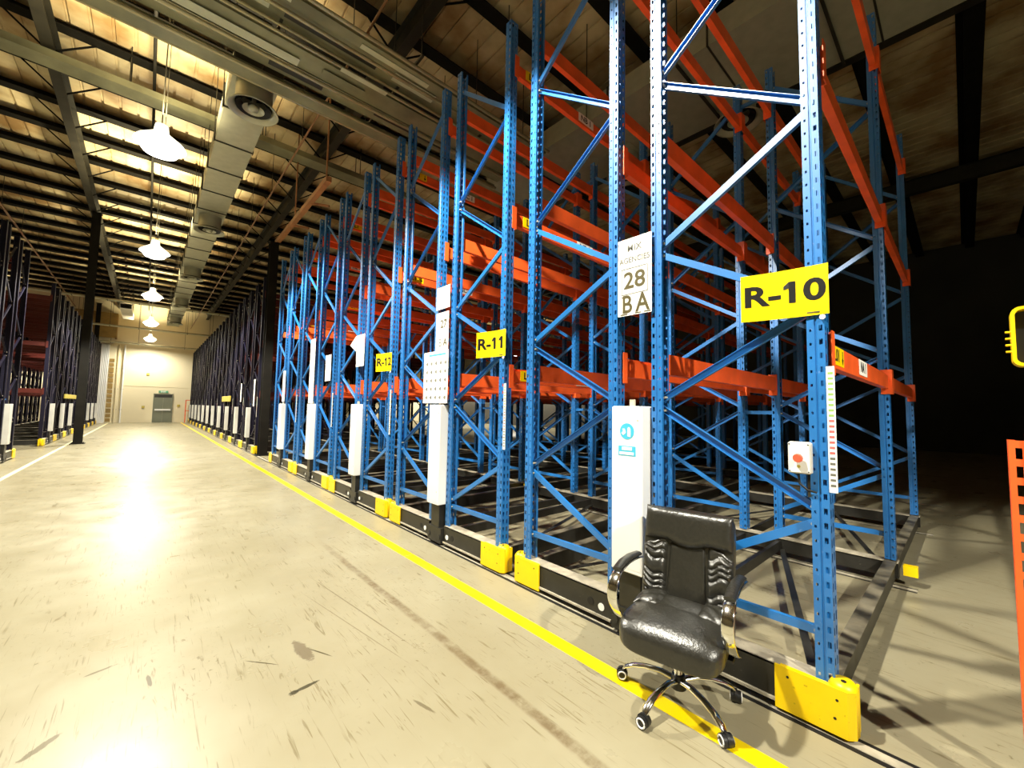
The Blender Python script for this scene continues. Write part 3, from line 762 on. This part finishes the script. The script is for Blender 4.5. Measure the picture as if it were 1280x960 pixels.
# ------------------------------------------------------------------ ceiling services
duct = thing('air_duct', 'long rectangular galvanised air duct hanging along the right of the lamps', 'duct', (1.185, 0, 7.6))
q = MB(); q.box(-.36, .36, .012, 1.418, 0, .45); dm = q.mesh('duct_section', M['galv'])
q = MB(); q.box(-.385, .385, -.018, .012, -.022, .475); jm = q.mesh('duct_flange', M['girder'])
q = MB()
for xx in (-.38, .38): q.cyl((xx,0,0),(xx,0,ROOF-7.6),.008,5)
hm = q.mesh('hanger_rod', M['girder'])
y = 8.33
while y < 40:
    sct = put('duct_section', dm, duct, (0, y, 0)); put('duct_flange', jm, duct, (0, y, 0)); put('hanger_rod', hm, duct, (0, y+.1, 0)); y += 1.43
q = MB()
q.lathe([(.30, 0), (.30, -.40), (.33, -.44), (.40, -.50), (.415, -.50), (.395, -.46)], 24)
q.lathe([(.395,-.47),(.30,-.40),(.24,-.33)], 24, 1)
q.lathe([(.29,-.44),(.28,-.40),(.2,-.34)], 20, 1); q.lathe([(.29,-.45),(.2,-.36)], 20, 1)
q.lathe([(.18,-.47),(.10,-.40)], 20, 0); q.lathe([(.0,-.50),(.075,-.49),(.09,-.44),(.04,-.38),(.03,-.05)], 16, 0)
q.box(-.36,.36,-.36,.36,-.012,0)
q.lathe([(.30,-.12),(.0,-.12)], 20, 1)
dfm = q.mesh('diffuser', [M['galv'], M['ink']])
for y in (8.75, 16.0, 22.7, 29.9, 36.6): put('diffuser', dfm, duct, (0, y, 0))
# second, wider duct over the racks
duct2 = thing('wide_duct', 'wide pale duct high above the nearest racks, seen through their frames', 'duct', (7.5, 0, 7.6))
q = MB(); q.box(-1.0, .95, .012, 1.93, 0, .45); dm3 = q.mesh('duct_section', M['galv'])
q = MB(); q.box(-1.02, .97, -.015, .012, -.015, .47); jm3 = q.mesh('duct_flange', M['girder'])
q = MB()
for xx in (-1.03, .98): q.cyl((xx,0,0),(xx,0,ROOF-7.6),.01,5)
q.box(-1.04, 1.0, -.02, .02, -.055, -.016); hm3 = q.mesh('hanger_rod', M['girder'])
y = -3.2
while y < 8:
    put('duct_section', dm3, duct2, (0, y, 0)); put('duct_flange', jm3, duct2, (0, y, 0)); put('hanger_rod', hm3, duct2, (0, y+.5, 0)); y += 1.94
for y in (2.7, 5.15): put('diffuser', dfm, duct2, (.55, y, -.0))
# white panelled duct far left along the aisle
t = thing('white_duct', 'white panelled duct near the end wall, left of the lamps', 'duct', (-1.42, 0, 8.0))
q = MB(); q.box(-.30, .30, .0, .96, 0, .35); dm2 = q.mesh('duct_panel', M['white'])
for j in range(5): put('duct_panel', dm2, t, (0, 38.1+j*1.0, 0))
q = MB(); q.box(-.27,.27,38.1,43.0,.02,.3)
for j in range(5):
    for xx in (-.28,.28): q.cyl((xx, 38.2+j*1.0, .3), (xx, 38.2+j*1.0, ROOF-8.0), .01, 5)
q.build('hanger_frame', M['girder'], t)
# cross-aisle service bank: trays and pipes side by side
bank = thing('service_bank', 'wide bank of cable trays and pipes crossing overhead in front of the air duct', 'cable trays', (0, -.22, 7.25))
X0, X1 = -7.0, 6.3
def tray(y, w, z, d=.08, mat='tray', a=X0, b_=X1, solid=True):
    q = MB(); q.box(a, b_, y-w/2, y+w/2, z, z+.004)
    q.box(a, b_, y-w/2, y-w/2+.004, z, z+d); q.box(a, b_, y+w/2-.004, y+w/2, z, z+d)
    return q.build('cable_tray', M[mat], bank)
tray(8.22, .30, .0); tray(7.80, .34, .10); tray(7.30, .42, .02); tray(6.75, .30, .16); tray(6.38, .22, .05)
tray(7.02, .12, .22, .05); tray(8.0, .1, .2, .05)
for y, z, r in ((8.03, -.03, .03), (7.56, -.02, .035), (6.98, .0, .025), (6.93, .08, .025), (6.56, .02, .03), (6.18, .05, .03), (8.46, .06, .03)):
    q = MB(); q.cyl((X0, y, z), (X1, y, z), r, 8); q.build('pipe', M['pipe'], bank)
for i, (y, w, a, b_, z, mt) in enumerate(((7.38, .17, -.1, 1.55, -.012, 'traypale'), (6.72, .22, -1.2, 1.0, .14, 'traypale'), (6.32, .16, -.9, 1.2, .035, 'traypale'), (6.98, .1, 2.1, 2.9, -.04, 'traypale'),
        (6.72, .2, 2.9, 3.7, .14, 'traypale'), (7.28, .12, 1.9, 2.6, -.012, 'tray'), (7.82, .16, -2.8, -.8, .085, 'traypale'), (6.4, .1, 2.2, 3.4, .035, 'traypale'))):
    q = MB(); q.box(a, b_, y-w/2, y+w/2, z, z+.008); q.build('cover_plate', M[mt], bank)
for i, (y, w, a, b_, z) in enumerate(((7.78, .18, 1.2, 2.05, .088), (7.30, .1, -2.4, -1.1, .008), (6.75, .14, 1.2, 2.6, .146), (7.15, .16, .2, 1.1, .13), (7.75, .12, 3.0, 4.6, .088))):
    q = MB(); q.box(a, b_, y-w/2, y+w/2, z, z+.008); q.build('dark_recess_plate', M['black'], bank)  # black plates stand in for the shade of recesses in the bank
xx = X0+.6
while xx < X1:
    q = MB(); q.box(xx-.02, xx+.02, 6.05, 8.52, .19, .23)
    for y in (6.1, 7.15, 8.48): q.cyl((xx, y, .2), (xx, y, ROOF-7.25), .009, 5)
    q.build('support_hanger', M['girder'], bank); xx += 1.9
# dim fascia panels above the bank towards the camera
# pipes along the aisle
for i, (x, z, r, mt, lab, a, b_) in enumerate(((2.42, 7.9, .022, 'gold', 'reddish sprinkler pipe running along the aisle between the air duct and the racks', 3, 43.5),
        (-.28, 9.0, .03, 'darksteel', 'dark conduit running along the aisle above the lamps', 2, 43.5),
        (-4.3, 8.6, .035, 'gold', 'reddish sprinkler pipe running above the left racks', 6, 43.5))):
    t = thing('overhead_pipe', lab, 'pipe', (x, 0, z))
    q = MB(); q.cyl((0, a, 0), (0, b_, 0), r, 8); q.build('pipe', M[mt], t)
    q = MB(); q.cyl((0, 0, 0), (0, 0, ROOF-z), .008, 5); hr = q.mesh('hanger_rod', M['girder']); y = a+1
    while y < b_-.5: put('hanger_rod', hr, t, (0, y, 0)); y += 3.2
# bright trays crossing the aisle far away
for y, z, x0, x1, lab in ((37.5, 8.3, -7, 4.6, 'pale cable tray crossing high over the aisle beyond the third lamp'), (41.2, 7.1, -4.2, 4.2, 'pale pipe tray crossing the aisle in front of the fifth lamp'), (43.4, 6.15, -4.4, 4.0, 'lowest pale tray crossing in front of the end wall')):
    t = thing('cross_tray', lab, 'cable tray', (0, y, z))
    q = MB(); q.box(x0, x1, -.15, .15, 0, .006); q.box(x0, x1, -.15, -.14, 0, .10); q.box(x0, x1, .14, .15, 0, .1); q.build('tray', M['traypale'], t)
    q = MB(); q.cyl((x0, -.3, .05), (x1, -.3, .05), .04, 8); q.build('pipe', M['pipe'], t)
    q = MB(); q.cyl((0, 0, .0), (0, 0, ROOF-z), .012, 5); q.box(-.02, .02, -.36, .16, -.02, 0); hr = q.mesh('hanger', M['girder'])
    for xx in (-3.9, -2.3, -.75, 2.1, 3.7): put('hanger', hr, t, (xx, 0, 0))

# ------------------------------------------------------------------ lamps
q = MB(); q.lathe([(.05,.42),(.10,.40),(.12,.25),(.18,.20),(.36,.06),(.40,.0),(.395,.0),(.35,.05),(.17,.19),(.0,.24)], 20)
shade_m = q.mesh('reflector', M['acrylic'])
q = MB(); q.lathe([(.0,-.20),(.14,-.19),(.26,-.14),(.335,-.03),(.34,.02),(.30,.055),(.0,.08)], 20); lens_m = q.mesh('lens', M['glow'])
q = MB(); q.cyl((0,0,.40),(0,0,ROOF-LAMP_Z),.01,6); q.cyl((.05,0,.42),(.05,0,ROOF-LAMP_Z),.005,4); rod_m = q.mesh('hanger_rod', M['girder'])
def batwing(ld):
    # luminous distribution of a prismatic high bay: less straight down, more out to the sides
    ld.use_nodes = True; nt = ld.node_tree; em = nt.nodes['Emission']
    tc = N(nt, 'ShaderNodeTexCoord'); sp = N(nt, 'ShaderNodeSeparateXYZ'); nt.links.new(tc.outputs['Normal'], sp.inputs[0])
    ab = N(nt, 'ShaderNodeMath', operation='ABSOLUTE'); nt.links.new(sp.outputs['Z'], ab.inputs[0])
    ma = N(nt, 'ShaderNodeMath', operation='MULTIPLY_ADD'); nt.links.new(ab.outputs[0], ma.inputs[0]); ma.inputs[1].default_value = -.98; ma.inputs[2].default_value = 1.36
    nt.links.new(ma.outputs[0], em.inputs['Strength'])
def lamp(x, y, label, group='high bay lamps over the aisle', power=1.0, up=1.0, z=LAMP_Z, soft=False):
    t = thing('high_bay_lamp', label, 'lamp', (x, y, z), 0, group)
    put('reflector', shade_m, t); put('lens', lens_m, t); put('hanger_rod', rod_m, t)
    ld = bpy.data.lights.new('beam', 'SPOT'); ld.energy = LAMP_DOWN*power; ld.color = LAMP_COL; ld.spot_blend = .22 if not soft else 1.0; batwing(ld); ld.spot_size = math.radians(131 if not soft else 168); ld.shadow_soft_size = .10
    lo = bpy.data.objects.new('beam', ld); COL.objects.link(lo); lo.parent = t; lo.location = (0,0,-.26)
    pd = bpy.data.lights.new('glow', 'SPOT'); pd.energy = LAMP_UP*up; pd.color = (1, .86, .52); pd.shadow_soft_size = .2; pd.spot_size = math.radians(138); pd.spot_blend = .9
    po = bpy.data.objects.new('glow', pd); COL.objects.link(po); po.parent = t; po.location = (.0,0,.62); po.rotation_euler = (PI, 0, 0)
    return t
LY = [-5.4, 2.4, 10.2, 17.7, 25.2, 33.8, 42.3]
LN = ['high bay lamp overhead behind the camera, out of frame', 'high bay lamp overhead beside the nearest rack, out of frame', 'nearest visible high bay lamp, largest glow near the top left', 'second visible high bay lamp down the aisle', 'third visible high bay lamp down the aisle', 'fourth visible high bay lamp down the aisle', 'farthest high bay lamp right in front of the end wall']
for i, y in enumerate(LY): lamp(-.08, y, LN[i], power=(.85, .9)[i] if i < 2 else (.4 if i == 6 else 1.0), up=.03 if i < 2 else 1.0, soft=i >= 5)
for i, (x, y) in enumerate(((-9.0, 31.0), (-9.0, 40.0))): lamp(x, y, ['added lamp brightening the end wall behind the left racks', 'farther added lamp brightening the end wall behind the left racks'][i], 'added lamps behind the racks')  # unseen lamps added to light the end wall behind the left racks
for i, (x, y) in enumerate(((24.5, 27.0), (24.5, 38.0))): lamp(x, y, ['nearer', 'farther'][i] + ' added lamp brightening the gaps at the far right end of the racks', 'added lamps behind the racks')  # unseen lamps added so that lit specks show through the racks

# ------------------------------------------------------------------ end wall
t = thing('door_1', 'x', 'door', (1.0, YB, 0)); del t['label']; del t['category']; struct(t)
q = MB(); q.box(-.62,-.55,-.08,0,0,2.36); q.box(.55,.62,-.08,0,0,2.36); q.box(-.62,.62,-.08,0,2.29,2.36); q.build('door_frame', M['door'], t)
q = MB(); q.box(-.55,-.005,-.045,-.01,.01,2.29); q.box(.005,.55,-.045,-.01,.01,2.29); q.box(-.55,.55,-.05,-.045,2.05,2.29,1); q.build('door_leaf', [M['door'], M['black']], t)
q = MB(); q.box(-.5,.5,-.11,-.06,.98,1.10); q.build('push_bar', M['white'], t)
t = thing('exit_sign', 'small green exit sign on the wall above the far door', 'sign', (.98, YB, 2.52))
q = MB(); q.box(-.3,.3,-.07,0,-.09,.09); q.build('housing', M['exit'], t); put('lettering', text_mesh('EXIT', .16, .004, 1, mat='paper'), t, (0, -.072, 0), rot=ROT_NY)
for i, (x, z, lab) in enumerate(((-.05, 3.9, 'small dark fitting high on the end wall'), (-.2, 1.25, 'small switch plate left of the far door'), (2.0, 1.4, 'small switch plate right of the far door'))):
    q = MB(); q.bbox(x-.09, x+.09, YB-.05, YB, z-.09, z+.09, .01); tag(q.build('wall_box', M['olive']), lab, 'switch')
for i, (x, r, lab) in enumerate(((-1.82, .07, 'thicker vertical pipe on the end wall, left one'), (-1.5, .05, 'thinner vertical pipe on the end wall, right one'))):
    t = thing('wall_pipe', lab, 'pipe', (x, YB-.12, 0)); q = MB(); q.cyl((0,0,0),(0,0,6.1),r,10); q.build('pipe', M['white'] if i else M['cream'], t)
    q = MB()
    for z in (1.0, 2.6, 4.2, 5.7): q.box(-r-.02, r+.02, -.02, .12, z, z+.05)
    q.build('pipe_clip', M['door'], t)
q = MB(); q.box(-2.8, -2.35, 43.75, 43.82, 0, 6.0)
for j in range(7): q.cyl((-2.77+j*.065, 43.74, 0), (-2.77+j*.065, 43.74, 6.0), .03, 6)
tag(q.build('strip_curtain', M['white']), 'white ribbed curtain panel left of the brown stack at the end wall', 'curtain')
t = thing('brown_stack', 'tall narrow brown stack of boards at the end wall, between curtain and pipes', 'stack', (-2.15, 43.85, 0))
q = MB(); q.box(-.2,.2,0,.3,0,6.0); q.build('back_panel', M['cream'], t)
z = .1
for j in range(13):
    hh = random.choice((.25,.32,.4)); q = MB(); q.bbox(-.15, .12, -.06, 0, z, z+hh, .01); q.build('board', M['brown'], t); z += hh+.09
    if z > 5.5: break
q = MB(); q.box(-4.6, -2.0, 43.3, 43.36, 6.5, 8.4); q.box(-4.6, -4.5, 43.36, YB-.01, 6.5, 8.4); q.box(-2.1,-2.0,43.36,YB-.01,6.5,8.4)
tag(q.build('brown_bulkhead', M['brown']), 'brown boarded bulkhead high on the left of the end wall', 'bulkhead')
t = thing('orange_guard_rail', 'thin orange guard rail in front of the end wall at the right', 'guard rail', (2.6, 43.3, 0))
q = MB()
for x in (-.18, .22): q.bar((x,0,0),(x,0,1.9),.06,.06,(0,1,0))
q.bar((-.2,0,1.87),(.24,0,1.87),.06,.06); q.bar((-.2,0,1.0),(.24,0,1.0),.05,.05); q.build('rail', M['orange'], t)
# lit rack seen at the far left of the end wall
mobile = None

# ------------------------------------------------------------------ office chair
def superq(a, b_, c, e1, e2, nu=40, nv=24, fn=None):
    q = MB(); vs = []
    def sp(w, e): return math.copysign(abs(w)**e, w)
    for i in range(nv+1):
        ph = -PI/2 + PI*i/nv
        for j in range(nu):
            th = 2*PI*j/nu
            p = Vector((a*sp(math.cos(ph), e1)*sp(math.cos(th), e2), b_*sp(math.cos(ph), e1)*sp(math.sin(th), e2), c*sp(math.sin(ph), e1)))
            vs.append(fn(p) if fn else p)
    fs = [(i*nu+j, i*nu+(j+1) % nu, (i+1)*nu+(j+1) % nu, (i+1)*nu+j) for i in range(nv) for j in range(nu)]
    q.add(vs, fs, 0, True); return q
CH = thing('office_chair', 'black leather executive office chair with chrome base, by the nearest rack', 'chair', (2.29, 1.12, .0022), 0)
CHR = math.radians(100)                        # the chair faces the aisle
body = Matrix.Rotation(CHR, 4, 'Z')
def cpart(q, name, mat, parent=None):
    q.v = [tuple(body @ Vector(v)) for v in q.v]
    return q.build(name, mat, parent or CH)
# local chair axes: +y front, x sideways
def seatf(p):
    x, y, z = p; fy = max(0, y/.27)
    z2 = z - .055*fy**3 + .012*math.cos(x*6)*(1 if z > 0 else 0)
    if z > 0: z2 -= .012*math.exp(-((y+.02)/.02)**2)*(abs(x) < .14)
    return Vector((x*(1+.05*fy), y, z2+.405))
seat = cpart(superq(.265, .265, .085, .55, .38, 56, 30, seatf), 'seat', M['leather'])
def pad(w, h, th, fn, nu=24, nv=24, pw=4.0):
    # upholstered pad: domed grid of half width w, half height h, thickness th, mapped by fn(x, z, d)
    q = MB(); vs = []
    for i in range(nv+1):
        v = -1+2*i/nv
        for j in range(nu+1):
            u = -1+2*j/nu
            uu = math.copysign(abs(u)**.7, u); vv = math.copysign(abs(v)**.85, v)
            d = th*max(0, 1-abs(uu)**pw)**.5*max(0, 1-abs(vv)**pw)**.5
            vs.append(fn(uu*w, vv*h, d))
    q.add(vs, [(i*(nu+1)+j, i*(nu+1)+j+1, (i+1)*(nu+1)+j+1, (i+1)*(nu+1)+j) for i in range(nv) for j in range(nu)], 0, True)
    return q
for sx in (-1, 1):
    def sp_(x, y, d, sx=sx):
        f = abs(math.sin((y*1.0 - x*sx*.8)*42 + sx))**.5
        ed = min(1, (.078-abs(x))/.03)
        return Vector((x+sx*.175, y-.11, .466 + d*(.72+.3*f*max(0, ed)) + .012*math.cos((x+sx*.175)*6)))
    cpart(pad(.08, .13, .05, sp_, 24, 40, 3), 'side_pad', M['leather'], seat)
q = MB(); q.tube([(-.10, .035, .482), (-.085, .005, .487), (-.04, -.005, .488), (.04, -.005, .488), (.085, .005, .487), (.10, .035, .482)], .005, 6); cpart(q, 'seam', M['leather'], seat)
q = MB(); q.box(-.14, .14, -.13, .12, .30, .33); q.box(-.28, .28, -.03, .03, .315, .33); cpart(q, 'seat_mechanism', M['plastic'])
LEAN = math.radians(10)
def bk(x, h, d):       # back coordinates: h up along the back, d forward
    return Vector((x, -.205 + d*math.cos(LEAN) - h*math.sin(LEAN), .44 + h*math.cos(LEAN) + d*math.sin(LEAN)))
def backf(p):
    x, y, z = p
    return bk(x*(1 - .05*max(0, -z/.3)), z+.272, y + .05*(x/.25)**2)
back = cpart(superq(.255, .05, .282, .22, .25, 56, 36, backf), 'backrest', M['leather'])
def onback(x): return .034 + .05*(x/.25)**2
cpart(pad(.25, .10, .062, lambda x, z, d: bk(x, z+.455 - (.03*math.cos(min(1, abs(x)/.11)*PI/2) if z < 0 else 0), d+onback(x)), 40, 20, 5), 'headrest_pad', M['leather'], back)
cpart(pad(.112, .19, .034, lambda x, z, d: bk(x*(1-.10*(z/.19)), z+.185, d+onback(x)), 26, 26, 8), 'centre_panel', M['leather'], back)
for sx in (-1, 1):
    def sf(x, z, d, sx=sx):
        zz = z - .30*x*sx + .012*math.sin(x*60+sx)
        ph = zz*62 + 1.3*math.sin(zz*31+sx*2)
        f = abs(math.sin(ph))**.55
        edge = min(1, (.072-abs(x))/.02)
        top = .045*(x*sx/.072) if z > .1 else 0
        return bk(x+sx*.181, z+.182-top*(z-.1)/.08, d*(.62+.42*f*edge)+onback(x+sx*.17))
    cpart(pad(.074, .185, .052, sf, 24, 110, 4), 'side_panel', M['leather'], back)
q = MB()
for sx in (-1, 1):
    q.tube([bk(sx*.110, h-.02, .044) for h in (.07, .16, .25, .34, .40)], .003, 6)
cpart(q, 'seam', M['plastic'], back)
q = MB(); q.tube([bk(-.0, .02, -.05), bk(0, .2, -.07), bk(0, .3, -.06)], 0, 8, 0, (.012, .04), (1,0,0)); cpart(q, 'back_bracket', M['plastic'])
for sx in (-1, 1):
    X_ = sx*.292
    arm = thing_arm = None
    pts = [(X_*.9, -.02, .33), (X_, .03, .36), (X_, .13, .42), (X_, .215, .52), (X_, .225, .60), (X_, .17, .665), (X_, .06, .69), (X_, -.08, .685), (X_, -.2, .665), (X_*.93, -.285, .64)]
    # smooth the path
    P = []
    for i in range(len(pts)-1):
        p0 = Vector(pts[max(0, i-1)]); p1 = Vector(pts[i]); p2 = Vector(pts[i+1]); p3 = Vector(pts[min(len(pts)-1, i+2)])
        for k_ in range(5):
            u = k_/5; P.append(.5*((2*p1)+(p2-p0)*u+(2*p0-5*p1+4*p2-p3)*u*u+(3*p1-p0-3*p2+p3)*u**3))
    P.append(Vector(pts[-1]))
    q = MB(); q.tube(P, 0, 10, 0, (.030, .006), (1, 0, 0)); arm = cpart(q, 'armrest', M['chrome']); arm['label'] = 'chrome loop armrest'
    q = MB(); q.tube([(X_, .165, .688), (X_, .08, .708), (X_, -.04, .710), (X_, -.16, .695)], 0, 10, 0, (.028, .014), (1, 0, 0)); cpart(q, 'arm_pad', M['leather'], arm)
q = MB(); q.cyl((0,0,.12),(0,0,.31),.024,14,0,.024); cpart(q, 'gas_lift', M['chrome'])
q = MB(); q.cyl((0,0,.075),(0,0,.145),.042,16,0,.034); cpart(q, 'hub', M['plastic'])
for k_ in range(5):
    a = math.radians(31+72*k_); ca, sa = math.cos(a), math.sin(a)
    q = MB(); pr_ = [(.035,.118),(.10,.128),(.18,.122),(.25,.105),(.295,.082),(.312,.062)]
    q.tube([(r*ca, r*sa, z) for r, z in pr_], 0, 10, 0, ([.013,.013,.012,.011,.010,.008], [.021,.019,.019,.02,.022,.017]))
    lg = q.build('base_arm', M['chrome'], CH)
    cx, cy = .322*ca, .322*sa; ra = a + .6 + k_*1.3; dx, dy = math.cos(ra), math.sin(ra)
    q = MB()
    for sg in (-1, 1): q.cyl((cx+dx*.006*sg, cy+dy*.006*sg, .03), (cx+dx*.026*sg, cy+dy*.026*sg, .03), .03, 16)
    q.cyl((.315*ca,.315*sa,.045),(.315*ca,.315*sa,.07),.008,8); q.cyl((cx-dx*.007,cy-dy*.007,.034),(cx+dx*.007,cy+dy*.007,.034),.033,12)
    cs = q.build('caster', M['plastic'], CH)
    q = MB()
    for sg in (-1, 1):
        c0 = Vector((cx+dx*.0265*sg, cy+dy*.0265*sg, .03)); e1 = Vector((-dy, dx, 0)); e2 = Vector((0,0,1))
        ring = [c0+(e1*math.cos(2*PI*j/16)+e2*math.sin(2*PI*j/16))*.0215 for j in range(17)]
        q.tube(ring, .0045, 6)
    q.build('wheel_ring', M['white'], cs)
